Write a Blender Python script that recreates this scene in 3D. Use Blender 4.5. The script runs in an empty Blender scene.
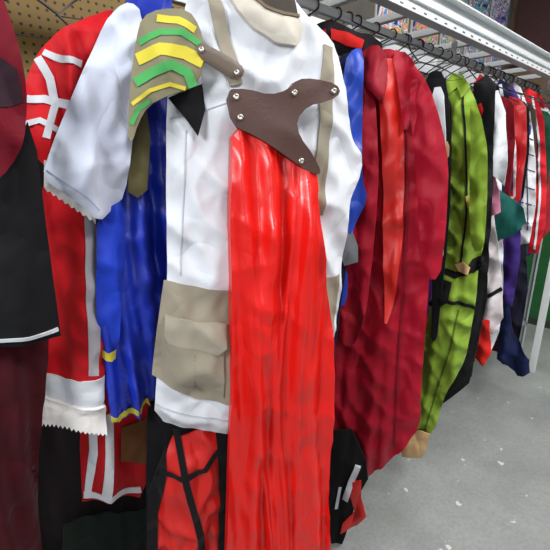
import bpy, math, random
import numpy as np
from mathutils import Vector, Matrix, noise
from mathutils.geometry import delaunay_2d_cdt
from mathutils.bvhtree import BVHTree
random.seed(4)
scene = bpy.context.scene
try:
    scene.view_settings.view_transform = 'Standard'
except Exception:
    pass

# ---------------------------------------------------------------- camera
H = 1.6
FPX = 400.0
pitch = math.radians(16.0); yaw = math.radians(47.6)
Fw = Vector((math.cos(pitch)*math.cos(yaw), math.cos(pitch)*math.sin(yaw), -math.sin(pitch)))
Rt = Vector((math.sin(yaw), -math.cos(yaw), 0))
Up = Rt.cross(Fw)
CAM = Vector((0, 0, H))
cd = bpy.data.cameras.new('camera'); cam = bpy.data.objects.new('camera', cd)
scene.collection.objects.link(cam)
cd.sensor_width = 36; cd.lens = FPX/550*36; cd.clip_start = 0.02
m = Matrix((Rt, Up, -Fw)).transposed().to_4x4(); m.translation = CAM
cam.matrix_world = m
scene.camera = cam

# ---------------------------------------------------------------- materials
def lin(c):
    r = []
    for v in c[:3]:
        v = v/255.0
        r.append(v/12.92 if v <= 0.04045 else ((v+0.055)/1.055)**2.4)
    return (r[0], r[1], r[2], 1)

_m = {}
def cloth(rgb, rough=0.85, kind='cotton'):
    key = (rgb, rough, kind)
    if key in _m: return _m[key]
    mt = bpy.data.materials.new('%s_%d_%d_%d' % (kind, *rgb)); mt.use_nodes = True
    nt = mt.node_tree; b = nt.nodes['Principled BSDF']
    N = nt.nodes.new; L = nt.links.new
    tc = N('ShaderNodeTexCoord')
    n1 = N('ShaderNodeTexNoise'); n1.inputs['Scale'].default_value = 5
    n1.inputs['Detail'].default_value = 4
    L(tc.outputs['Object'], n1.inputs['Vector'])
    ramp = N('ShaderNodeValToRGB')
    c = lin(rgb)
    ramp.color_ramp.elements[0].position = .25; ramp.color_ramp.elements[1].position = .75
    ramp.color_ramp.elements[0].color = (c[0]*.92, c[1]*.92, c[2]*.92, 1)
    ramp.color_ramp.elements[1].color = (min(1, c[0]*1.05), min(1, c[1]*1.05), min(1, c[2]*1.05), 1)
    L(n1.outputs[0], ramp.inputs[0]); L(ramp.outputs[0], b.inputs['Base Color'])
    def ridged(scale, zs, dist, det=1, rot=(.25, .3, 0)):
        mp = N('ShaderNodeMapping'); mp.inputs['Scale'].default_value = (1, 1, zs)
        mp.inputs['Rotation'].default_value = rot
        L(tc.outputs['Object'], mp.inputs[0])
        n = N('ShaderNodeTexNoise'); n.inputs['Scale'].default_value = scale
        n.inputs['Detail'].default_value = det; n.inputs['Roughness'].default_value = .4; n.inputs['Distortion'].default_value = dist
        L(mp.outputs[0], n.inputs['Vector'])
        s = N('ShaderNodeMath'); s.operation = 'SUBTRACT'; s.inputs[1].default_value = .5; L(n.outputs[0], s.inputs[0])
        a = N('ShaderNodeMath'); a.operation = 'ABSOLUTE'; L(s.outputs[0], a.inputs[0])
        return a.outputs[0]
    def bump(h, dist, strength, prev=None):
        bp = N('ShaderNodeBump'); bp.inputs['Distance'].default_value = dist; bp.inputs['Strength'].default_value = strength
        L(h, bp.inputs['Height'])
        if prev is not None: L(prev, bp.inputs['Normal'])
        return bp.outputs[0]
    if kind == 'leather':
        o = bump(ridged(90, 1, .5), .002, .4)
    elif kind == 'satin':
        o = bump(ridged(8, .22, .4), .05, .7)
        o = bump(ridged(10, .6, .5, 1, (.2, -.7, .1)), .022, .65, o)
    elif kind == 'plain':
        o = bump(ridged(40, 1, .5), .003, .4)
    else:
        o = bump(ridged(6, .5, .5), .065, .8)
        o = bump(ridged(13, .8, .3, 1, (.2, -.6, .1)), .02, .6, o)
    L(o, b.inputs['Normal'])
    b.inputs['Roughness'].default_value = rough
    if kind in ('cotton', 'plain'):
        b.inputs['Specular IOR Level'].default_value = .2
        b.inputs['Sheen Weight'].default_value = .05
    if kind == 'satin':
        b.inputs['Specular IOR Level'].default_value = .6
    _m[key] = mt
    return mt
def satin(rgb, rough=.36): return cloth(rgb, rough, 'satin')
def plain(rgb): return cloth(rgb, .85, 'plain')
def simple(name, rgb, rough=.5, metal=0.0):
    mt = bpy.data.materials.new(name); mt.use_nodes = True
    nt = mt.node_tree; b = nt.nodes['Principled BSDF']
    n = nt.nodes.new('ShaderNodeTexNoise'); n.inputs['Scale'].default_value = 30
    r = nt.nodes.new('ShaderNodeValToRGB'); c = lin(rgb)
    r.color_ramp.elements[0].color = (c[0]*.8, c[1]*.8, c[2]*.8, 1); r.color_ramp.elements[1].color = c
    r.color_ramp.elements[0].position = .3; r.color_ramp.elements[1].position = .6
    nt.links.new(n.outputs[0], r.inputs[0]); nt.links.new(r.outputs[0], b.inputs['Base Color'])
    b.inputs['Roughness'].default_value = rough; b.inputs['Metallic'].default_value = metal
    return mt

# ---------------------------------------------------------------- cloth builder
class Frame:
    """vertical hanging plane of a garment: passes through (x, y), tangent angle th (deg)"""
    def __init__(s, x, y, th):
        t = math.radians(th)
        s.O = Vector((x, y, 0)); s.T = Vector((math.cos(t), math.sin(t), 0)); s.N = Vector((math.sin(t), -math.cos(t), 0))
    def w(s, a, z, n=0): return s.O + s.T*a + Vector((0, 0, z)) + s.N*n
    def trace(s, pts, off=0.0):
        """rectify an outline measured on the photo onto this garment's real plane"""
        out = []
        for (u, v) in pts:
            d = Fw + Rt*((u-275)/FPX) - Up*((v-275)/FPX)
            O = s.O + s.N*off
            t = (O-CAM).dot(s.N)/d.dot(s.N)
            p = CAM + d*t - O
            out.append((p.dot(s.T), p.z + O.z))
        return out

def chaikin(p, k):
    for _ in range(k):
        q = []
        for i in range(len(p)):
            a = p[i]; b = p[(i+1) % len(p)]
            L = math.hypot(a[0]-b[0], a[1]-b[1]); t = min(.25, .03/(L+1e-9))
            q.append((a[0]*(1-t)+b[0]*t, a[1]*(1-t)+b[1]*t)); q.append((a[0]*t+b[0]*(1-t), a[1]*t+b[1]*(1-t)))
        p = q
    return p

def tri(poly, step):
    pts = []
    n = len(poly)
    for i in range(n):
        a = Vector(poly[i]); b = Vector(poly[(i+1) % n]); L = (b-a).length
        k = max(1, int(L/step))
        for j in range(k): pts.append(a.lerp(b, j/k))
    P = np.array([(p.x, p.y) for p in pts]); Q = np.roll(P, -1, axis=0)
    x0, z0 = P.min(0); x1, z1 = P.max(0)
    gx = np.arange(x0+step*.5, x1, step); gz = np.arange(z0+step*.5, z1, step)
    G = []
    for r, z in enumerate(gz):
        off = step*.5 if r % 2 else 0
        for x in gx: G.append((x+off, z))
    G = np.array(G) if G else np.zeros((0, 2))
    def inside(G):
        c = np.zeros(len(G), bool)
        for a, b in zip(P, Q):
            cond = ((a[1] > G[:, 1]) != (b[1] > G[:, 1]))
            with np.errstate(divide='ignore', invalid='ignore'):
                xi = (b[0]-a[0])*(G[:, 1]-a[1])/(b[1]-a[1]+1e-12)+a[0]
            c ^= cond & (G[:, 0] < xi)
        return c
    def dist(G):
        D = np.full(len(G), 1e9)
        for a, b in zip(P, Q):
            ab = b-a; t = np.clip(((G-a)@ab)/(ab@ab+1e-12), 0, 1)
            D = np.minimum(D, np.hypot(*(G-(a+t[:, None]*ab)).T))
        return D
    if len(G):
        G = G[inside(G)]
        if len(G): G = G[dist(G) > step*.45]
    V = [Vector((float(p[0]), float(p[1]))) for p in P]+[Vector((float(p[0]), float(p[1]))) for p in G]
    nb = len(P)
    r = delaunay_2d_cdt(V, [], [list(range(nb))], 1, 1e-6)
    verts = np.array([(v.x, v.y) for v in r[0]]); faces = [tuple(f) for f in r[2]]
    d = dist(verts)
    return verts, faces, d

def hsh(i, k):
    v = math.sin(i*127.1+k*311.7)*43758.5453
    return v-math.floor(v)
def foldset(s, z, seed, fx, fz):
    """irregular hanging folds: each has its own place, width, strength, drift and length"""
    f = 0
    for octv, (F, A) in enumerate(((fx*.7, .75), (fx*1.6, .4))):
        x = s*F; i0 = math.floor(x)
        for i in (i0-1, i0, i0+1, i0+2):
            h = seed*1.7+octv*50
            c = i+hsh(i, h)*.9 + .9*noise.noise(Vector((i*3.7, z*1.5*fz, h))) + .10*noise.noise(Vector((i*2.1, z*6*fz, h)))
            w = .35+.75*hsh(i, h+1)
            d = abs(x-c)/w
            if d < 1:
                a = .35+.9*hsh(i, h+2)
                wn = .5+1.3*noise.noise(Vector((i*5.3, z*1.7*fz, h+4)))
                wn = min(1, max(.06, wn))
                g = (1-d)**1.25 if hsh(i, h+3) > .45 else (1-d*d)**2
                sg = 1 if hsh(i, h+5) > .28 else -.8
                f += A*a*g*wn*sg
    wv = .6*noise.noise(Vector((s*2, z*2.5*fz, seed+60)))
    rg = abs(noise.noise(Vector((s*fx*.85+wv, z*1.1*fz, seed+44))))
    return f-.3+(.3-rg)*.8
def foldf(s, z, seed, fx, fz, amp, wr):
    f = foldset(s, z, seed, fx, fz)
    if not wr: return amp*f
    a = noise.noise(Vector(((s+z*.7)*9, (z-s*.6)*5, seed+3.1)))
    b = noise.noise(Vector(((s-z*.5)*15, (z+s*.5)*9, seed+13.1)))
    return amp*f + wr*((.28-abs(a))*2.6+(.25-abs(b))*1.2)

def finish(name, verts, faces, mat, parent=None, smooth=True):
    me = bpy.data.meshes.new(name)
    if parent is None:
        c = Vector((0, 0, 0))
        for v in verts: c += v
        c /= len(verts)
    else: c = parent.location.copy()
    me.from_pydata([tuple(v-c) for v in verts], [], faces)
    me.update()
    if smooth:
        for p in me.polygons: p.use_smooth = True
    me.materials.append(mat)
    ob = bpy.data.objects.new(name, me); scene.collection.objects.link(ob)
    if parent is None: ob.location = c
    else: ob.parent = parent
    return ob

def garment(name, fr, poly, mat, depth=.03, edge=.10, fx=9, fz=.8, amp=.012, wr=.003, seed=0, step=.012,
            px=True, sm=1, flare=True, parent=None):
    p2 = fr.trace(poly) if px else poly
    p2 = chaikin(p2, sm)
    V, Fc, d = tri(p2, step)
    zt = V[:, 1].max(); zb = V[:, 1].min()
    verts = []
    TH = .003
    nv = len(V); bk = []
    for i, (s, z) in enumerate(V):
        q = min(d[i]/edge, 1); b = depth*math.sin(q*math.pi/2)+TH
        g = ((zt-z)/(zt-zb+1e-6)) if flare else .7
        f = foldf(s, z, seed, fx, fz, amp*(.35+.85*g), wr)
        verts.append(fr.w(s, z, b+f))
        mixq = min(d[i]/.04, 1)
        bk.append(fr.w(s, z, -b+f*(1-.5*mixq)))
    verts += bk
    faces = [tuple(f) for f in Fc]+[tuple(nv+i for i in reversed(f)) for f in Fc]
    rim(Fc, nv, verts, faces)
    ob = finish(name, verts, faces, mat, parent)
    BV[ob.name] = (BVHTree.FromPolygons(verts[:nv], [tuple(f) for f in Fc]), fr, depth)
    return ob
def rim(Fc, nv, verts, faces):
    ec = {}
    for f in Fc:
        for k in range(len(f)):
            a, b = f[k], f[(k+1) % len(f)]
            if (b, a) in ec: del ec[(b, a)]
            else: ec[(a, b)] = 1
    mp = {}
    def dup(i):
        if i not in mp: mp[i] = len(verts); verts.append(verts[i].copy())
        return mp[i]
    for (a, b) in ec: faces.append((dup(b), dup(a), dup(nv+a), dup(nv+b)))
BV = {}
def layer(name, base, poly, mat, off=.004, th=.002, puff=0, edge=.03, step=.01, sm=1, fx=10, fz=1, amp=0, wr=0, seed=0, px=True, fadetop=None, lift=None):
    bvh, fr, dp = BV[base.name]
    p2 = fr.trace(poly, dp*.85) if px else poly
    p2 = chaikin(p2, sm) if sm else p2
    V, Fc, d = tri(p2, step)
    verts = []; nv = len(V); N = []
    zt = V[:, 1].max()
    for i, (s, z) in enumerate(V):
        h = bvh.ray_cast(fr.w(s, z, .5), -fr.N)
        if h[0] is None:
            h = bvh.find_nearest(fr.w(s, z, dp*.6))
        n = (h[0]-fr.O).dot(fr.N)
        q = min(d[i]/edge, 1)
        e = puff*math.sin(q*math.pi/2)
        if amp or wr:
            a2 = amp
            if fadetop: a2 *= min(1, .3+(zt-z)/fadetop)
            e += foldf(s, z, seed, fx, fz, a2, wr)+a2*.6+wr*.8
        if lift: n = n*(1-lift)+dp*lift
        N.append(n)
        verts.append(fr.w(s, z, n+off+e))
    for i, (s, z) in enumerate(V): verts.append(fr.w(s, z, N[i]+off-th-.003))
    faces = [tuple(f) for f in Fc]+[tuple(nv+i for i in reversed(f)) for f in Fc]
    rim(Fc, nv, verts, faces)
    root = base if base.parent is None else base.parent
    ob = finish(name, verts, faces, mat, root)
    BV[ob.name] = (BVHTree.FromPolygons(verts[:nv], [tuple(f) for f in Fc]), fr, dp)
    return ob
def strip(pts, w):
    L = []; R = []
    for i, p in enumerate(pts):
        a = Vector(pts[max(0, i-1)]); b = Vector(pts[min(len(pts)-1, i+1)])
        t = (b-a).normalized(); n = Vector((-t.y, t.x))*w*.5
        L.append((p[0]+n.x, p[1]+n.y)); R.append((p[0]-n.x, p[1]-n.y))
    return L+R[::-1]
def snap(base, u, v, mat, r=.008):
    bvh, fr, dp = BV[base.name]
    s, z = fr.trace([(u, v)], dp*.85)[0]
    h = bvh.ray_cast(fr.w(s, z, .5), -fr.N)
    if h[0] is None: return
    root = base if base.parent is None else base.parent
    vs = []; fs = []
    rings = [(1.0, -.003), (1.0, .000), (.75, .002), (.45, .0025), (.3, .001)]
    K = 14
    for rr, hh in rings:
        for k in range(K):
            a = 2*math.pi*k/K
            vs.append(h[0]+fr.T*(r*rr*math.cos(a))+Vector((0, 0, r*rr*math.sin(a)))+fr.N*(hh+.003))
    for q in range(len(rings)-1):
        for k in range(K): fs.append((q*K+k, q*K+(k+1) % K, (q+1)*K+(k+1) % K, (q+1)*K+k))
    fs.append(tuple((len(rings)-1)*K+k for k in range(K)))
    finish('snap_button', vs, fs, mat, root)

def box(name, lo, hi, mat, bev=0.0):
    x0, y0, z0 = lo; x1, y1, z1 = hi
    c = Vector(((x0+x1)/2, (y0+y1)/2, (z0+z1)/2))
    vs = [Vector((x, y, z))-c for x in (x0, x1) for y in (y0, y1) for z in (z0, z1)]
    fs = [(0, 1, 3, 2), (4, 6, 7, 5), (0, 4, 5, 1), (2, 3, 7, 6), (0, 2, 6, 4), (1, 5, 7, 3)]
    me = bpy.data.meshes.new(name); me.from_pydata([tuple(v) for v in vs], [], fs); me.update()
    me.materials.append(mat)
    ob = bpy.data.objects.new(name, me); ob.location = c; scene.collection.objects.link(ob)
    if bev:
        md = ob.modifiers.new('bevel', 'BEVEL'); md.width = bev; md.segments = 2
    return ob
def empty(name, loc=(0, 0, 0)):
    e = bpy.data.objects.new(name, None); e.location = loc; scene.collection.objects.link(e); return e
def par(ch, p):
    ch.location = ch.location-p.location; ch.parent = p

# ---------------------------------------------------------------- room
def concrete():
    mt = bpy.data.materials.new('concrete_floor'); mt.use_nodes = True
    nt = mt.node_tree; b = nt.nodes['Principled BSDF']
    tc = nt.nodes.new('ShaderNodeTexCoord')
    n = nt.nodes.new('ShaderNodeTexNoise'); n.inputs['Scale'].default_value = 2.2; n.inputs['Detail'].default_value = 9
    n.inputs['Roughness'].default_value = .65
    nt.links.new(tc.outputs['Object'], n.inputs['Vector'])
    r = nt.nodes.new('ShaderNodeValToRGB')
    r.color_ramp.elements[0].position = .3; r.color_ramp.elements[0].color = lin((130, 133, 131))
    r.color_ramp.elements[1].position = .7; r.color_ramp.elements[1].color = lin((160, 163, 161))
    nt.links.new(n.outputs[0], r.inputs[0])
    n2 = nt.nodes.new('ShaderNodeTexNoise'); n2.inputs['Scale'].default_value = 14; n2.inputs['Detail'].default_value = 4
    nt.links.new(tc.outputs['Object'], n2.inputs['Vector'])
    r2 = nt.nodes.new('ShaderNodeValToRGB')
    r2.color_ramp.elements[0].position = .69; r2.color_ramp.elements[0].color = (0, 0, 0, 1)
    r2.color_ramp.elements[1].position = .72; r2.color_ramp.elements[1].color = (1, 1, 1, 1)
    nt.links.new(n2.outputs[0], r2.inputs[0])
    n4 = nt.nodes.new('ShaderNodeTexNoise'); n4.inputs['Scale'].default_value = 60; n4.inputs['Detail'].default_value = 3
    nt.links.new(tc.outputs['Object'], n4.inputs['Vector'])
    r4 = nt.nodes.new('ShaderNodeValToRGB')
    r4.color_ramp.elements[0].position = .3; r4.color_ramp.elements[0].color = (.75, .75, .75, 1)
    r4.color_ramp.elements[1].position = .6; r4.color_ramp.elements[1].color = (1, 1, 1, 1)
    nt.links.new(n4.outputs[0], r4.inputs[0])
    ml = nt.nodes.new('ShaderNodeMix'); ml.data_type = 'RGBA'; ml.blend_type = 'MULTIPLY'; ml.inputs[0].default_value = .6
    nt.links.new(r.outputs[0], ml.inputs[6]); nt.links.new(r4.outputs[0], ml.inputs[7])
    mx = nt.nodes.new('ShaderNodeMix'); mx.data_type = 'RGBA'
    nt.links.new(r2.outputs[0], mx.inputs[0]); nt.links.new(ml.outputs[2], mx.inputs[6])
    mx.inputs[7].default_value = lin((205, 207, 205))
    n3 = nt.nodes.new('ShaderNodeTexNoise'); n3.inputs['Scale'].default_value = 120
    nt.links.new(tc.outputs['Object'], n3.inputs['Vector'])
    bp = nt.nodes.new('ShaderNodeBump'); bp.inputs['Distance'].default_value = .002; bp.inputs['Strength'].default_value = .4
    nt.links.new(n3.outputs[0], bp.inputs['Height']); nt.links.new(bp.outputs[0], b.inputs['Normal'])
    nt.links.new(mx.outputs[2], b.inputs['Base Color'])
    b.inputs['Roughness'].default_value = .55
    return mt
def pegboard(name, rgb, a='X'):
    mt = bpy.data.materials.new(name); mt.use_nodes = True
    nt = mt.node_tree; b = nt.nodes['Principled BSDF']
    tc = nt.nodes.new('ShaderNodeTexCoord'); sp = nt.nodes.new('ShaderNodeSeparateXYZ')
    nt.links.new(tc.outputs['Object'], sp.inputs[0])
    def mth(op, i0, i1=None):
        q = nt.nodes.new('ShaderNodeMath'); q.operation = op
        for k, i in enumerate((i0, i1)):
            if i is None: continue
            if isinstance(i, (int, float)): q.inputs[k].default_value = i
            else: nt.links.new(i, q.inputs[k])
        return q.outputs[0]
    d = []
    for ax in (a, 'Z'):
        f = mth('FRACT', mth('MULTIPLY', sp.outputs[ax], 36.0)); f = mth('SUBTRACT', f, .5); d.append(mth('MULTIPLY', f, f))
    hole = mth('LESS_THAN', mth('ADD', d[0], d[1]), .03)
    mx = nt.nodes.new('ShaderNodeMix'); mx.data_type = 'RGBA'
    nt.links.new(hole, mx.inputs[0]); mx.inputs[6].default_value = lin(rgb); mx.inputs[7].default_value = lin((25, 20, 12))
    nt.links.new(mx.outputs[2], b.inputs['Base Color']); b.inputs['Roughness'].default_value = .6
    return mt
XF = 4.5; YB = 1.65
box('floor', (-2.5, -3, -.1), (XF+.1, YB+.1, 0), concrete())
wb = box('wall_back', (-2.5, YB, 0), (XF+.1, YB+.1, 3.2), simple('paint_back', (95, 92, 85), .8))
wf = box('wall_far', (XF, -3, 0), (XF+.1, YB, 3.2), simple('paint_far', (120, 95, 75), .8))
box('ceiling', (-2.5, -3, 3.2), (XF+.1, YB+.1, 3.3), simple('paint_ceiling', (225, 225, 220), .9))
par(box('pegboard', (-1.5, YB-.012, .9), (1.35, YB, 2.9), pegboard('pegboard_olive', (132, 104, 48))), wb)
par(box('pegboard', (XF-.012, -1.2, 1.75), (XF, 1.2, 2.45), pegboard('pegboard_brown', (100, 70, 52), 'Y')), wf)
par(box('green_panel', (XF-.02, -1.6, 0), (XF, 1.5, 1.7), simple('green_paint', (32, 100, 50), .6)), wf)
box('baseboard_far', (XF-.035, -3, 0), (XF-.02, YB, .07), simple('baseboard_paint', (50, 60, 50), .6))
par(box('wood_panel', (XF-.04, .75, 2.45), (XF, 1.6, 3.2), simple('dark_wood', (70, 38, 34), .5)), wf)
# comic posters on the back wall
def postermat(i):
    mt = bpy.data.materials.new('poster_print_%d' % i); mt.use_nodes = True
    nt = mt.node_tree; b = nt.nodes['Principled BSDF']
    tc = nt.nodes.new('ShaderNodeTexCoord')
    n = nt.nodes.new('ShaderNodeTexNoise'); n.inputs['Scale'].default_value = 9+i; n.inputs['Detail'].default_value = 2; n.inputs['Distortion'].default_value = 1.5
    nt.links.new(tc.outputs['Object'], n.inputs['Vector'])
    r = nt.nodes.new('ShaderNodeValToRGB'); r.color_ramp.interpolation = 'CONSTANT'
    cs = [(60, 60, 90), (90, 150, 220), (240, 235, 225), (225, 100, 140), (240, 200, 90), (90, 180, 130), (150, 70, 170), (245, 240, 235)]
    ps = [0, .36, .42, .47, .52, .56, .60, .66]
    e = r.color_ramp.elements
    e[0].color = lin(cs[0]); e[1].position = ps[1]; e[1].color = lin(cs[1])
    for k in range(2, 8):
        q = e.new(ps[k]); q.color = lin(cs[(k+i) % 8])
    nt.links.new(n.outputs[0], r.inputs[0]); nt.links.new(r.outputs[0], b.inputs['Base Color'])
    b.inputs['Roughness'].default_value = .3
    return mt
for i in range(5):
    x0 = 2.33+i*.42
    p = empty('wall_poster', (x0+.19, YB-.01, 2.8))
    a = box('print', (x0+.015, YB-.012, 2.37), (x0+.365, YB-.008, 3.08), postermat(i)); par(a, p)
    a = box('backing', (x0, YB-.008, 2.35), (x0+.38, YB, 3.1), simple('poster_border', (200, 195, 185), .5)); par(a, p)

# ---------------------------------------------------------------- garment rack
steel = simple('painted_steel', (210, 214, 217), .4, .15)
dark_steel = simple('dark_steel', (90, 90, 92), .4, .6)
rack = empty('garment_rack', (1.5, .95, 1.0))
def rb(n, lo, hi, mt=steel, bev=.002):
    o = box(n, lo, hi, mt, bev); par(o, rack); return o
RX0, RX1 = -1.2, 3.56
YF = .85
rb('front_beam_web', (RX0, YF, 2.085), (RX1, YF+.004, 2.185))
rb('front_beam_top_flange', (RX0, YF-.03, 2.18), (RX1, YF+.03, 2.188))
rb('front_beam_bottom_flange', (RX0, YF-.025, 2.082), (RX1, YF+.02, 2.09))
rb('front_beam_rib', (RX0, YF-.012, 2.128), (RX1, YF, 2.142))
rb('rear_beam', (RX0, 1.3, 2.09), (RX1, 1.33, 2.18))
for i in range(16):
    x = RX0+.1+i*.3
    rb('cross_bar', (x, YF+.03, 2.15), (x+.03, 1.3, 2.178))
for i in range(60):
    x = RX0+.06+i*.08
    rb('slot', (x, YF-.0015, 2.105), (x+.02, YF+.001, 2.110), dark_steel, 0)
RAILY, RAILZ = .97, 2.06
def tube(name, p0, p1, r, mat):
    a = Vector(p0); b = Vector(p1); ax = (b-a).normalized(); u = ax.orthogonal().normalized(); v = ax.cross(u)
    vs = []; K = 20
    for q in (a, b):
        for k in range(K):
            t = 2*math.pi*k/K; vs.append(q+u*math.cos(t)*r+v*math.sin(t)*r)
    fs = [(k, (k+1) % K, K+(k+1) % K, K+k) for k in range(K)]+[tuple(range(K))[::-1], tuple(range(K, 2*K))]
    return finish(name, vs, fs, mat, rack)
tube('hanging_rail', (RX0, RAILY, RAILZ), (RX1, RAILY, RAILZ), .014, steel)
for x in (-1.1, .5, 2.0, 3.5):
    rb('rail_bracket', (x, RAILY-.01, RAILZ), (x+.02, RAILY+.01, 2.16))
for (x, y) in ((3.53, YF), (3.53, 1.29), (-1.2, YF), (-1.2, 1.29)):
    rb('upright_flange', (x, y, 0), (x+.04, y+.004, 2.18))
    rb('upright_web', (x+.036, y, 0), (x+.04, y+.04, 2.18))
    rb('foot_plate', (x-.02, y-.02, 0), (x+.06, y+.06, .006))
rb('end_brace_low', (3.535, YF, .3), (3.56, 1.32, .34))
rb('end_brace_high', (3.535, YF, 1.6), (3.56, 1.32, 1.64))
white_steel = simple('white_enamel', (235, 237, 237), .4, 0)
rb('front_post', (3.38, .70, 0), (3.42, .742, 2.18), white_steel)
rb('front_post_arm', (3.38, .742, 2.14), (3.42, YF, 2.18), white_steel)

# ---------------------------------------------------------------- hangers (one object)
hc = bpy.data.curves.new('clothes_hangers', 'CURVE'); hc.dimensions = '3D'; hc.bevel_depth = .0028; hc.bevel_resolution = 2
hc.materials.append(simple('hanger_wire', (60, 60, 64), .35, .7))
def hanger(x, yc, zs, th=-90, hw=.17):
    t = math.radians(th); T = Vector((math.cos(t), math.sin(t), 0)); c = Vector((x, yc, zs))
    def spl(pts, cyc=False):
        s = hc.splines.new('POLY'); s.points.add(len(pts)-1)
        for i, p in enumerate(pts): s.points[i].co = (p.x, p.y, p.z, 1)
        s.use_cyclic_u = cyc
    rr = .02; pts = []
    top = Vector((x, RAILY, RAILZ))
    for k in range(11):
        a = math.radians(-30+k*24)
        pts.append(top+Vector((0, 1, 0))*(rr*math.cos(a))+Vector((0, 0, 1))*(rr*math.sin(a)))
    pts.append(Vector((x, RAILY*.6+yc*.4, RAILZ-.04))); pts.append(c+Vector((0, 0, .02)))
    spl(pts)
    spl([c+Vector((0, 0, .02)), c+T*hw*.5+Vector((0, 0, -.01)), c+T*hw+Vector((0, 0, -.06)), c-T*hw+Vector((0, 0, -.06)), c-T*hw*.5+Vector((0, 0, -.01))], True)
hob = bpy.data.objects.new('clothes_hangers', hc); scene.collection.objects.link(hob)

# ================================================================= COSTUMES
WHITE = cloth((208, 211, 217))
BEIGE = cloth((146, 138, 122))
RED = satin((218, 20, 12), .32)
CRIM = cloth((158, 10, 36), .55)
BROWN = cloth((74, 48, 42), .5, 'leather')
BLACK = cloth((14, 14, 17)); NAVY = cloth((22, 26, 58)); BLUE = satin((22, 48, 172), .42)
REDC = cloth((188, 18, 26)); LACE = cloth((224, 220, 216))
YEL = plain((206, 192, 66)); GREEN = cloth((128, 158, 50), .6); SKIN = cloth((214, 176, 128)); GREY = cloth((128, 130, 134))
GRN2 = plain((74, 158, 86))
metal = simple('nickel', (200, 195, 185), .3, .9)
STITCH = cloth((176, 180, 188))

# --- white tunic costume with leather harness and red cape
ft = Frame(.667, .78, -25)
tunic = garment('white_tunic_costume', ft,
    [(192, -20), (182, 20), (172, 60), (166, 110), (166, 200), (167, 283), (160, 330), (156, 380), (154, 420), (190, 427), (232, 430), (290, 425), (326, 378),
     (331, 350), (338, 300), (344, 250), (348, 205), (356, 182), (362, 160), (352, 138), (347, 110), (344, 80), (338, 48), (322, 32), (302, 14), (285, -12), (250, -22)],
    WHITE, depth=.04, edge=.14, fx=8, amp=.034, wr=.014, seed=2, step=.008)
layer('side_pocket_band', tunic, [(164, 281), (200, 287), (230, 290), (232, 402), (195, 398), (152, 378), (157, 330)], BEIGE, off=.004, sm=0)
layer('side_pocket_band_right', tunic, [(324, 280), (343, 276), (338, 320), (333, 352), (322, 352)], BEIGE, off=.004, sm=0)
pk = layer('cargo_pocket', tunic, [(168, 322), (222, 330), (222, 394), (164, 376)], BEIGE, off=.010, th=.006, puff=.006, edge=.03, sm=0)
layer('pocket_flap', tunic, [(165, 314), (225, 321), (224, 342), (216, 349), (168, 341), (164, 334)], cloth((158, 150, 134)), off=.017, th=.004, sm=0, wr=.003)
layer('pocket_pleat', tunic, strip([(194, 347), (193, 386)], 1.2), cloth((124, 116, 102)), off=.016, sm=0)
layer('suspender_right', tunic, strip([(331, 44), (327, 90), (322, 150), (316, 215)], 13), BEIGE, off=.006, sm=0)
layer('suspender_left', tunic, strip([(213, -8), (220, 22), (228, 55), (235, 86)], 13), BEIGE, off=.006, sm=0)
layer('yoke_seam', tunic, strip([(170, 118), (200, 112), (235, 100)], 1.3), STITCH, off=.002, sm=0)
layer('side_seam', tunic, strip([(186, 130), (184, 200), (180, 275)], 1.1), STITCH, off=.002, sm=0)
layer('shaded_neck_lining', tunic, [(238, -22), (246, -4), (262, 12), (284, 18), (300, 14), (298, -4), (280, -22)], cloth((60, 54, 48)), off=.003, sm=0)  # lining colour darkened to paint the shade inside the collar
layer('stand_collar', tunic, [(224, -22), (243, -22), (249, -6), (262, 8), (280, 15), (298, 14), (303, 28), (300, 42), (292, 49), (272, 45), (252, 31), (236, 12)],
      cloth((196, 190, 178)), off=.016, th=.012, puff=.006, edge=.02, sm=0)
layer('collar_edge_binding', tunic, strip([(240, -20), (247, -4), (261, 11), (280, 18), (298, 17)], 3), cloth((110, 96, 80)), off=.024, sm=0)
layer('hem_stitching', tunic, strip([(156, 408), (190, 416), (232, 420)], 1.2), STITCH, off=.002, sm=0)
cape = layer('red_satin_cape', tunic,
    [(229, 124), (262, 138), (308, 166), (312, 200), (318, 260), (325, 310), (327, 400), (323, 480), (325, 590), (270, 596), (223, 590), (226, 480), (228, 400), (228, 300), (226, 220)],
    RED, off=.018, th=.010, step=.005, fx=24, fz=.6, amp=.052, wr=.005, seed=11, fadetop=.35, lift=.85)
yoke = layer('leather_harness', tunic,
    [(221, 94), (240, 93), (262, 99), (280, 94), (288, 84), (304, 83), (326, 88), (330, 97), (320, 104), (300, 108), (287, 122), (290, 138), (304, 156), (313, 174), (300, 172), (278, 156), (250, 138), (228, 128)],
    BROWN, off=.056, th=.02, sm=1, step=.007, lift=.8)
for u, v in ((230, 101), (323, 95), (234, 120), (292, 161), (285, 97)): snap(yoke, u, v, metal, .007)
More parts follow.
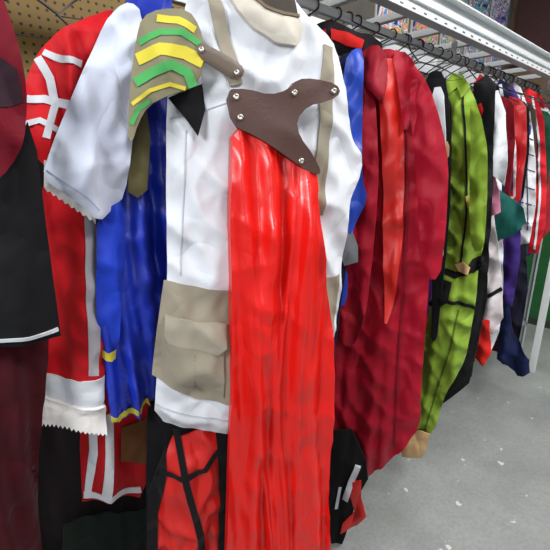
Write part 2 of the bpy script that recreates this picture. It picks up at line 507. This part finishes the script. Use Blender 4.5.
# shoulder guard
patch = garment('shoulder_guard', Frame(.60, .74, -25),
    [(136, 40), (142, 18), (160, 9), (188, 10), (200, 26), (205, 50), (203, 72), (194, 88), (168, 96), (148, 106), (138, 124), (132, 144), (128, 136), (129, 100), (132, 70)],
    plain((128, 122, 98)), depth=.025, edge=.12, amp=.012, wr=.008, step=.007, parent=tunic)
layer('guard_yellow_band', patch, strip([(137, 58), (160, 49), (185, 52), (204, 61)], 13), YEL, off=.002, sm=0, step=.006)
layer('guard_green_band', patch, strip([(135, 82), (152, 72), (172, 65), (188, 72), (194, 86)], 10), GRN2, off=.003, sm=0, step=.006)
layer('guard_green_band_top', patch, strip([(139, 41), (160, 31), (182, 32), (201, 42)], 7), GRN2, off=.002, sm=0, step=.006)
layer('guard_yellow_band_top', patch, strip([(157, 16), (178, 19), (196, 28)], 8), YEL, off=.002, sm=0, step=.006)
layer('guard_yellow_edge', patch, strip([(132, 104), (150, 90), (170, 84), (186, 88)], 4), YEL, off=.002, sm=0, step=.006)
layer('guard_green_edge', patch, strip([(131, 124), (138, 109), (150, 100)], 5), GRN2, off=.002, sm=0, step=.006)
st = garment('shoulder_strap', Frame(.62, .72, -25), [(196, 44), (206, 44), (241, 64), (245, 74), (236, 82), (218, 70), (196, 56)], cloth((92, 78, 66), .5, 'leather'), depth=.003, edge=.01, amp=0, wr=0, step=.006, sm=1, parent=tunic)
snap(st, 201, 50, metal, .006); snap(st, 236, 73, metal, .006)
garment('armhole_shadow', Frame(.60, .77, -25), [(168, 98), (202, 84), (205, 110), (198, 136), (188, 122)], BLACK, depth=.004, edge=.02, amp=.002, step=.009, sm=0, parent=tunic)  # black triangle painting the shadow below the shoulder guard
hanger(.70, .83, 1.93, -25, .16)

# --- crimson hooded robe
fr = Frame(1.2, .75, -65)
robe = garment('crimson_robe', fr,
    [(352, 100), (356, 66), (370, 53), (398, 50), (414, 62), (424, 90), (430, 160), (430, 270), (427, 310), (424, 350), (421, 390), (420, 428), (404, 450), (380, 470), (345, 488), (324, 495),
     (321, 470), (327, 430), (332, 380), (340, 310), (347, 255), (349, 180), (349, 130)],
    CRIM, depth=.03, edge=.12, fx=12, fz=.5, amp=.08, wr=.014, seed=21, step=.009)
garment('robe_sleeve', Frame(1.15, .69, -65),
    [(410, 60), (428, 82), (442, 125), (449, 165), (446, 230), (440, 279), (422, 276), (419, 230), (416, 170), (410, 110)], CRIM, depth=.022, edge=.08, fx=14, amp=.034, wr=.014, seed=4, step=.009, parent=robe)
garment('robe_sleeve_left', Frame(1.12, .76, -65),
    [(354, 68), (366, 60), (376, 100), (380, 170), (374, 250), (366, 320), (352, 350), (340, 340), (345, 260), (348, 170), (350, 100)], CRIM, depth=.02, edge=.08, fx=14, amp=.034, wr=.014, seed=14, step=.009, parent=robe)
layer('robe_lining_front', robe, [(380, 60), (402, 60), (404, 110), (405, 170), (403, 240), (395, 300), (386, 328), (384, 250), (384, 170), (381, 110)], satin((206, 34, 26), .42), off=.008, fx=22, amp=.018, wr=.006, seed=5)
layer('robe_hood_drape', robe, [(358, 62), (368, 50), (386, 50), (390, 72), (386, 108), (374, 94), (362, 86)], cloth((140, 8, 32), .62), off=.012, fx=24, amp=.034, wr=.014, seed=6)
layer('robe_hood_drape_right', robe, [(392, 50), (410, 54), (420, 78), (414, 112), (404, 138), (400, 90)], CRIM, off=.012, fx=24, amp=.03, wr=.012, seed=6)
layer('robe_front_edge', robe, strip([(404, 120), (408, 200), (404, 280), (398, 360), (394, 452)], 2), cloth((122, 8, 28), .62), off=.006, sm=0)
hanger(1.22, .80, 1.95, -65)

# --- green jumpsuit
fg = Frame(1.68, .75, -72)
gr = garment('green_jumpsuit', fg,
    [(440, 92), (446, 78), (456, 74), (468, 84), (478, 105), (486, 145), (487, 200), (484, 245), (478, 266), (476, 300), (470, 335), (465, 362), (446, 392), (434, 432), (410, 440), (402, 432),
     (414, 385), (424, 335), (430, 300), (440, 275), (446, 240), (448, 170), (444, 120)],
    GREEN, depth=.035, edge=.12, fx=13, fz=1.4, amp=.06, wr=.028, seed=31, step=.010)
layer('black_belt', gr, strip([(434, 268), (455, 276), (480, 268)], 6), BLACK, off=.006, sm=0)
layer('black_strap', gr, strip([(428, 306), (448, 300), (474, 312)], 4), BLACK, off=.006, sm=0)
layer('black_front_zip', gr, strip([(462, 84), (466, 150), (467, 210), (460, 270)], 2), BLACK, off=.006, sm=0)
layer('collar', gr, [(444, 82), (452, 72), (462, 74), (470, 86), (462, 98), (456, 86), (448, 94)], cloth((138, 168, 56), .6), off=.012, wr=.006, sm=0)
layer('black_chest_panel', gr, [(440, 100), (450, 96), (452, 140), (450, 200), (446, 236), (440, 240), (446, 170)], BLACK, off=.006)
layer('black_thigh_pouch', gr, [(438, 278), (452, 282), (449, 300), (440, 306), (432, 298)], BLACK, off=.012, puff=.01, edge=.02, sm=0)
layer('sleeve_cuff', gr, [(468, 262), (484, 256), (482, 270), (470, 276)], BLACK, off=.008)
layer('beige_glove_patch', gr, [(455, 264), (464, 261), (470, 268), (468, 275), (458, 272)], SKIN, off=.010, sm=0)
layer('leg_seam', gr, strip([(458, 312), (450, 350), (436, 392), (424, 434)], 1.5), cloth((80, 102, 28), .6), off=.005, sm=0)
layer('yellow_chest_pouch', gr, [(466, 196), (475, 194), (476, 206), (468, 208)], cloth((190, 180, 90)), off=.01, puff=.006, sm=0)
garment('beige_cuff', Frame(1.66, .73, -72), [(401, 436), (420, 430), (430, 434), (426, 450), (422, 457), (402, 456)], SKIN, depth=.02, edge=.06, amp=.012, sm=0, parent=gr)
garment('green_sleeve', Frame(1.62, .68, -72), [(470, 100), (480, 110), (488, 150), (487, 205), (484, 250), (472, 252), (469, 200), (471, 150)], cloth((118, 148, 42), .6), depth=.016, edge=.08, amp=.034, wr=.022, seed=9, step=.009, parent=gr)
hanger(1.70, .82, 1.95, -72)
bw = garment('black_white_costume', Frame(1.58, .88, -78), [(424, 82), (432, 70), (444, 72), (450, 110), (450, 200), (446, 250), (440, 300), (436, 340), (430, 345), (432, 250), (430, 150)], BLACK, depth=.012, amp=.02, seed=3)
layer('white_front', bw, [(432, 88), (443, 86), (446, 140), (444, 175), (436, 150)], WHITE, off=.004, wr=.005)
layer('beige_panel', bw, [(442, 140), (449, 142), (448, 160), (442, 158)], SKIN, off=.008)
layer('white_panel_low', bw, [(434, 210), (444, 215), (442, 262), (436, 258)], WHITE, off=.006)
hanger(1.58, .90, 1.95, -78)

# --- near left costumes
fa = Frame(.1, .90, -5)
sd = garment('crimson_dress', fa, [(-60, -40), (0, -10), (14, 30), (24, 70), (28, 105), (24, 142), (12, 168), (-10, 186), (-60, 200)], cloth((112, 8, 30), .7), depth=.03, edge=.10, amp=.045, wr=.010, fx=14, seed=41)
layer('grey_velvet_panel', sd, [(-50, 62), (0, 56), (18, 68), (26, 100), (10, 106), (-50, 110)], cloth((52, 32, 42)), off=.003, sm=0)
bd = garment('black_dress', Frame(.1, .95, -5), [(-60, 150), (-10, 176), (14, 150), (27, 122), (36, 150), (46, 230), (54, 290), (60, 334), (20, 344), (-60, 352)], BLACK, depth=.03, edge=.1, amp=.03, sm=0, seed=42)
layer('white_hem_piping', bd, strip([(-50, 350), (0, 343), (30, 338), (59, 330)], 3.5), WHITE, off=.006, sm=0)
garment('maroon_gown', Frame(.12, 1.0, -5), [(-70, 320), (20, 335), (50, 330), (48, 370), (44, 420), (40, 470), (42, 540), (48, 600), (-70, 600)], cloth((60, 5, 14)), depth=.03, fx=16, amp=.08, wr=.008, seed=43)

fb = Frame(.25, 1.06, -8)
rw = garment('red_white_lace_dress', fb,
    [(60, 150), (98, 160), (118, 190), (108, 280), (100, 340), (101, 404), (70, 408), (38, 402), (34, 372), (48, 352), (44, 300), (41, 240), (42, 180)], cloth((180, 14, 24)), depth=.02, fx=16, amp=.08, wr=.014, seed=44, step=.009)
layer('white_hem_band', rw, [(36, 374), (66, 380), (101, 368), (101, 402), (70, 408), (38, 402)], WHITE, off=.004, sm=0)
lz = []
for i in range(16): lz += [(40+i*4.1, 425+i*.05), (42.05+i*4.1, 428.5-i*.05)]
layer('lace_trim', rw, [(38, 400), (70, 406), (102, 398), (104, 420)]+lz[::-1], LACE, off=.008, wr=.01, sm=0, step=.006)
layer('white_side_panel', rw, [(82, 200), (95, 210), (97, 300), (94, 366), (85, 368), (82, 290)], cloth((160, 156, 162)), off=.004, sm=0)
sl = garment('puff_sleeve', Frame(.25, 1.0, -8), [(22, 108), (26, 78), (38, 52), (58, 32), (86, 18), (112, 8), (122, 20), (116, 60), (90, 110), (70, 150), (52, 176), (40, 160), (24, 148)], cloth((196, 18, 28), .6), depth=.04, edge=.12, fx=20, amp=.05, wr=.018, seed=45, step=.009, parent=rw)
layer('sleeve_cross_band', sl, strip([(26, 98), (45, 98), (66, 104), (84, 110)], 8), WHITE, off=.004, sm=0)
layer('sleeve_cross_band_diagonal', sl, strip([(38, 56), (50, 78), (56, 104), (46, 138)], 8), WHITE, off=.005, sm=0)
layer('sleeve_cross_band_top', sl, strip([(44, 50), (62, 60), (84, 62)], 7), WHITE, off=.005, sm=0)
layer('sleeve_cross_band_low', sl, strip([(24, 124), (40, 120), (60, 130)], 6), WHITE, off=.005, sm=0)
lz = [(44+i*3, 187+i*2+(i % 2)*3) for i in range(18)]
garment('lace_cuff', Frame(.25, .98, -8), [(44, 160), (70, 168), (98, 190)]+lz[::-1], LACE, depth=.012, edge=.04, amp=.014, fx=40, wr=.008, sm=0, step=.006, parent=rw)
sc = garment('red_white_striped_coat', Frame(.32, 1.12, -8), [(82, 390), (150, 380), (150, 470), (140, 498), (82, 500), (80, 450)], cloth((170, 14, 22)), depth=.02, fx=16, amp=.04, sm=0, seed=46)
layer('white_stripe', sc, strip([(92, 412), (93, 450), (88, 496)], 7), WHITE, off=.005, sm=0)
layer('white_stripe_wide', sc, strip([(108, 412), (108, 450), (106, 496)], 9), cloth((200, 200, 204)), off=.005, sm=0)
layer('white_hem_stripe', sc, strip([(84, 496), (110, 498), (142, 492)], 6), WHITE, off=.006, sm=0)
layer('brown_panel', sc, [(120, 424), (154, 414), (158, 450), (142, 462), (120, 458)], cloth((92, 56, 28)), off=.02, sm=0)
garment('dark_gap_backdrop', Frame(.34, 1.22, -8), [(-20, 150), (150, 150), (190, 380), (180, 590), (-40, 590)], cloth((20, 11, 15)), depth=.02, fx=14, amp=.04, seed=49)  # dark sheet added behind, standing in for shade in the gaps
garment('dark_green_skirt', Frame(.30, 1.16, -8), [(64, 524), (100, 514), (150, 510), (156, 600), (60, 600)], cloth((12, 24, 18)), depth=.01, fx=16, amp=.04, sm=0, seed=50)
hanger(.25, 1.0, 1.9, -8, .1)

fc = Frame(.4, 1.0, -15)
bj = garment('blue_jacket_costume', fc,
    [(128, -10), (170, -20), (176, 40), (170, 105), (172, 220), (167, 300), (160, 375), (151, 412), (112, 421), (106, 390), (99, 350), (97, 290), (99, 215), (118, 190), (128, 120)],
    BLUE, depth=.025, edge=.10, fx=20, fz=.7, amp=.075, wr=.012, seed=47, step=.008)
layer('yellow_cuff_band', bj, strip([(111, 418), (130, 416), (151, 407)], 6), YEL, off=.006, sm=0)
layer('yellow_stripe', bj, strip([(97, 350), (106, 353), (116, 354)], 8), YEL, off=.006, sm=0)
garment('blue_inner_sleeve', Frame(.38, .96, -15), [(98, 212), (112, 205), (122, 200), (126, 240), (122, 300), (118, 350), (98, 348), (96, 290)], cloth((26, 56, 176), .6), depth=.02, edge=.06, fx=18, amp=.035, wr=.012, seed=77, step=.009, parent=bj)
ws = garment('white_sleeve', Frame(.38, .93, -15),
    [(104, 24), (116, 10), (130, 2), (141, 14), (143, 50), (138, 100), (131, 150), (127, 196), (114, 210), (98, 222), (82, 206), (62, 192), (42, 178), (50, 150), (66, 110), (88, 60)],
    cloth((198, 204, 220)), depth=.03, edge=.12, fx=10, amp=.05, wr=.024, seed=48, step=.008, parent=bj)
layer('sleeve_hem_stitch', ws, strip([(46, 170), (66, 184), (86, 197), (100, 211)], 1.3), cloth((160, 168, 186)), off=.002, sm=0)
garment('blue_collar', Frame(.40, .92, -15), [(122, -20), (160, -20), (166, 6), (150, 18), (136, 14), (126, 2)], BLUE, depth=.012, seed=1, parent=bj)
garment('olive_sleeve', Frame(.46, .93, -15), [(130, 106), (146, 104), (150, 140), (147, 190), (138, 198), (128, 192), (129, 150)], cloth((96, 88, 58)), depth=.015, amp=.016, wr=.006, sm=0, seed=5, parent=bj)
hanger(.42, .98, 1.95, -15, .12)

# --- black trousers and red strapped garment below the tunic
bt = garment('black_trousers', Frame(.6, .92, -25), [(148, 400), (300, 420), (330, 440), (326, 590), (236, 590), (220, 480), (210, 590), (146, 590), (146, 480)], BLACK, depth=.02, amp=.03, seed=51)
rbg = garment('red_strapped_bodice', Frame(.58, .85, -25), [(160, 464), (174, 434), (200, 426), (222, 432), (228, 480), (230, 600), (146, 600), (150, 500)], satin((200, 24, 18), .45), depth=.02, edge=.10, fx=14, amp=.06, wr=.016, sm=0, seed=52, step=.008)
for i, p in enumerate(([(176, 430), (186, 480), (200, 530), (206, 590)], [(222, 446), (204, 466), (178, 474), (160, 474)])):
    layer('black_strap_%d' % (i+1), rbg, strip(p, (7, 5)[i]), BLACK, off=.004, sm=0)
layer('black_side_panel', rbg, [(216, 430), (226, 432), (232, 500), (232, 598), (216, 598), (220, 500)], BLACK, off=.004, sm=0)
layer('black_side_panel_left', rbg, [(160, 462), (166, 448), (166, 480), (158, 520), (158, 598), (146, 598), (148, 500)], BLACK, off=.004, sm=0)

# --- things between tunic and robe
nb = garment('navy_coat', Frame(.95, .99, -60), [(330, 70), (346, 50), (356, 60), (354, 120), (352, 200), (348, 260), (340, 310), (332, 380), (326, 440), (322, 500), (316, 530), (312, 300), (326, 200)], NAVY, depth=.015, amp=.02, seed=61)
garment('blue_satin_shirt', Frame(.92, .93, -50), [(344, 62), (354, 48), (364, 50), (362, 120), (362, 180), (368, 198), (356, 222), (352, 236), (346, 230), (345, 180), (342, 120)], satin((24, 70, 190)), depth=.012, amp=.03, wr=.01, seed=62, step=.009)
garment('grey_knit_sleeve', Frame(.92, .94, -50), [(342, 232), (352, 230), (358, 246), (358, 262), (344, 266), (340, 250)], GREY, depth=.012, sm=0, seed=63)
garment('blue_satin_skirt', Frame(.94, .95, -50), [(338, 264), (348, 266), (347, 304), (336, 308)], satin((24, 70, 190)), depth=.012, seed=63)
ru = garment('red_black_uniform', Frame(1.02, 1.04, -60), [(308, 44), (314, 26), (332, 20), (352, 30), (370, 34), (382, 44), (384, 60), (362, 62), (350, 54), (336, 56), (322, 60)], cloth((26, 20, 24)), depth=.02, amp=.03, wr=.018, sm=0, seed=71)
layer('red_lapel', ru, [(332, 30), (350, 34), (364, 40), (362, 50), (346, 46), (332, 40)], cloth((190, 30, 28)), off=.006, wr=.006, sm=0)
layer('red_lapel_low', ru, [(316, 36), (326, 30), (330, 44), (320, 50)], cloth((150, 20, 26)), off=.006, wr=.006, sm=0)
layer('orange_tag', ru, [(352, 52), (360, 48), (364, 58), (356, 60)], cloth((196, 90, 50)), off=.012, sm=0)
wr_ = garment('black_white_red_gown', Frame(1.0, .98, -60), [(322, 430), (352, 430), (366, 462), (368, 480), (358, 498), (342, 546), (322, 556)], BLACK, depth=.01, amp=.03, sm=0, seed=64)
layer('white_ruffle', wr_, strip([(358, 466), (351, 482), (345, 500)], 6), WHITE, off=.006, wr=.006, sm=0)
layer('white_ruffle_small', wr_, strip([(340, 488), (336, 510)], 3), WHITE, off=.006, sm=0)
garment('red_ribbon_sash', Frame(1.01, .92, -60), [(352, 484), (361, 482), (361, 500), (366, 518), (356, 530), (340, 536), (342, 526), (354, 516), (350, 500)], satin((214, 30, 22)), depth=.006, edge=.02, amp=.02, sm=0, seed=65)

# --- far costumes
def far(name, x, y, poly, mat, th=-80, depth=.02, **k):
    return garment(name, Frame(x, y, th), poly, mat, depth=depth, edge=k.pop('edge', .08), step=k.pop('step', .013), fx=14, amp=k.pop('amp', .055), wr=.02, sm=0, seed=x*7+y*13, **k)
wk = far('white_kimono', 2.1, .72, [(480, 112), (486, 94), (498, 90), (506, 112), (508, 160), (505, 186), (492, 174), (482, 168)], WHITE)
layer('kimono_neckband', wk, strip([(489, 94), (492, 116), (488, 150), (488, 168)], 3), cloth((190, 40, 60)), off=.006, sm=0)
kk = far('white_pink_skirt', 2.12, .72, [(476, 262), (484, 220), (494, 215), (500, 260), (503, 318), (492, 336), (474, 322)], cloth((214, 204, 206)))
layer('black_skirt_trim', kk, strip([(476, 290), (488, 296), (501, 290)], 4), BLACK, off=.006, sm=0)
far('pink_blouse', 2.16, .68, [(482, 166), (492, 168), (500, 190), (501, 212), (490, 218), (484, 200)], cloth((222, 140, 168)))
tt = far('teal_tailcoat', 2.2, .70, [(486, 196), (500, 190), (524, 208), (526, 222), (514, 236), (500, 240), (478, 262), (482, 236), (486, 214)], cloth((22, 84, 78)), depth=.008)
far('red_sash_skirt', 2.1, .74, [(470, 324), (480, 318), (490, 320), (492, 352), (484, 364), (466, 352)], cloth((206, 36, 28)))
far('black_cloak', 2.0, .80, [(474, 84), (486, 74), (496, 84), (492, 200), (486, 300), (476, 350), (468, 385), (444, 402), (450, 350), (470, 250)], BLACK)
far('red_blouse', 2.03, .75, [(474, 84), (480, 74), (486, 78), (487, 104), (482, 118), (477, 108)], cloth((190, 26, 34)), depth=.01, amp=.02)
nz = far('navy_blazer', 2.45, .76, [(494, 92), (500, 78), (508, 84), (514, 120), (513, 180), (508, 208), (498, 204), (498, 150)], cloth((20, 24, 52)))
layer('white_lapel', nz, strip([(500, 84), (504, 104), (508, 118)], 3), WHITE, off=.006, sm=0)
rs = far('red_white_jersey', 2.52, .72, [(500, 112), (506, 96), (512, 104), (516, 150), (516, 196), (508, 204), (503, 170)], cloth((200, 196, 202)))
layer('red_sleeve_stripe', rs, strip([(506, 108), (511, 150), (512, 196)], 3), cloth((190, 30, 40)), off=.006, sm=0)
far('purple_gown', 2.6, .75, [(504, 110), (512, 84), (520, 100), (522, 180), (520, 260), (512, 306), (502, 300), (496, 330), (490, 300), (500, 200)], cloth((56, 34, 110)))
pl = far('white_plaid_shirt', 2.75, .74, [(510, 100), (514, 82), (521, 88), (530, 112), (536, 160), (536, 205), (530, 242), (516, 246), (514, 190), (513, 130)], cloth((218, 218, 222)), amp=.03)
for p in ([(515, 100), (520, 150), (521, 230)], [(521, 96), (527, 150), (528, 230)], [(512, 112), (530, 120)], [(512, 130), (533, 140)], [(514, 148), (534, 156)], [(514, 165), (535, 172)], [(515, 183), (535, 190)], [(515, 200), (535, 206)], [(516, 220), (533, 224)]):
    layer('plaid_line', pl, strip(p, 1.1), cloth((70, 74, 100)), off=.003, sm=0, step=.02)
rj = far('red_jacket', 2.95, .76, [(522, 98), (528, 88), (536, 92), (544, 120), (547, 170), (545, 225), (538, 254), (528, 254), (532, 200), (530, 140)], cloth((196, 28, 40)))
layer('white_jacket_stripe', rj, strip([(532, 96), (539, 140), (540, 200), (534, 250)], 2), WHITE, off=.006, sm=0)
far('dark_red_coat', 3.2, .79, [(532, 100), (540, 92), (548, 110), (552, 160), (550, 230), (541, 240), (540, 170)], cloth((150, 24, 36)))
far('black_dress_long', 2.9, .80, [(510, 240), (526, 240), (528, 290), (520, 340), (508, 352), (500, 340), (506, 290)], cloth((24, 22, 40)))
far('navy_trousers', 2.72, .76, [(500, 300), (510, 300), (514, 336), (530, 358), (530, 372), (518, 374), (498, 356)], cloth((16, 26, 66)))
far('white_robe_long', 2.28, .86, [(486, 100), (500, 100), (502, 240), (504, 280), (500, 330), (492, 350), (486, 330), (490, 240)], WHITE)
for x in (2.1, 2.3, 2.45, 2.6, 2.75, 2.95, 3.2): hanger(x, .88, 1.94)

# --- packed costumes along the rail behind the front ones
cols = [((20, 20, 24), 0), ((120, 10, 26), 0), ((22, 24, 60), 0), ((200, 24, 28), 1), ((190, 192, 198), 0), ((16, 16, 18), 0), ((36, 60, 150), 1), ((70, 60, 50), 0),
        ((24, 22, 26), 0), ((204, 206, 210), 0), ((90, 16, 30), 0), ((30, 80, 60), 0), ((196, 198, 206), 0), ((80, 40, 110), 0), ((190, 40, 50), 0), ((20, 24, 40), 0)]
names = ['hanging_cloak', 'hanging_coat', 'hanging_shirt', 'hanging_gown']
x = .72; i = 0
while x < 3.3:
    near = x < 1.5; farx = x > 2.35
    yc = 1.34 if x < .9 else (1.21 if near else (1.0 if farx else 1.13))
    hw = .15+random.random()*.05
    zt = 1.93+random.random()*.03; zb = .2+random.random()*(.75 if farx else .55)
    c, s = cols[i % len(cols)]
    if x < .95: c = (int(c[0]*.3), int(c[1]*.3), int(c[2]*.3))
    P = [(-.05, zt), (-hw, zt-.05), (-hw-.04, zt-.3), (-hw-.05, zt-.6), (-hw+.02, zt-.62), (-hw+.01, zt-.3), (-hw-.01, zb), (0, zb-.02), (hw, zb), (hw-.01, zt-.3), (hw-.02, zt-.62), (hw+.05, zt-.6), (hw+.04, zt-.3), (hw, zt-.05), (.05, zt), (0, zt-.05)]
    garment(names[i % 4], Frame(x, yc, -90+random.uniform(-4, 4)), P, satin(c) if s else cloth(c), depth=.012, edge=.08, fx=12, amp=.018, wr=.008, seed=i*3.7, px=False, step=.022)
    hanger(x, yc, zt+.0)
    x += .11 if near else (.07 if farx else .09); i += 1

# ---------------------------------------------------------------- lights
def area(name, loc, sx, sy, e, col=(1, 1, 1), tgt=None):
    l = bpy.data.lights.new(name, 'AREA'); l.shape = 'RECTANGLE'; l.size = sx; l.size_y = sy; l.energy = e; l.color = col
    o = bpy.data.objects.new(name, l); o.location = loc; scene.collection.objects.link(o)
    if tgt is not None: o.rotation_euler = (Vector(tgt)-Vector(loc)).to_track_quat('-Z', 'Y').to_euler()
    return o
area('ceiling_light', (2.6, -.5, 3.15), 2.6, .4, 95, (1, .99, .97))
area('side_key_light', (-1.3, .35, 2.4), .6, .6, 40, (.95, .97, 1), (.7, .8, 1.2))  # unseen key lamp added at the side to bring out folds
area('ceiling_light_near', (.9, -.7, 3.1), .5, .5, 30, (1, 1, 1), (.8, .8, 1.1))
area('cape_highlight_fill', (-.7, -1.7, 2.3), .35, .8, 12, (1, 1, 1), (.8, .8, 1.1))  # unseen lamp added behind the camera for highlights on the satin cape
w = bpy.data.worlds.new('world'); scene.world = w; w.use_nodes = True
w.node_tree.nodes['Background'].inputs[0].default_value = (.88, .94, 1, 1)
w.node_tree.nodes['Background'].inputs[1].default_value = .36
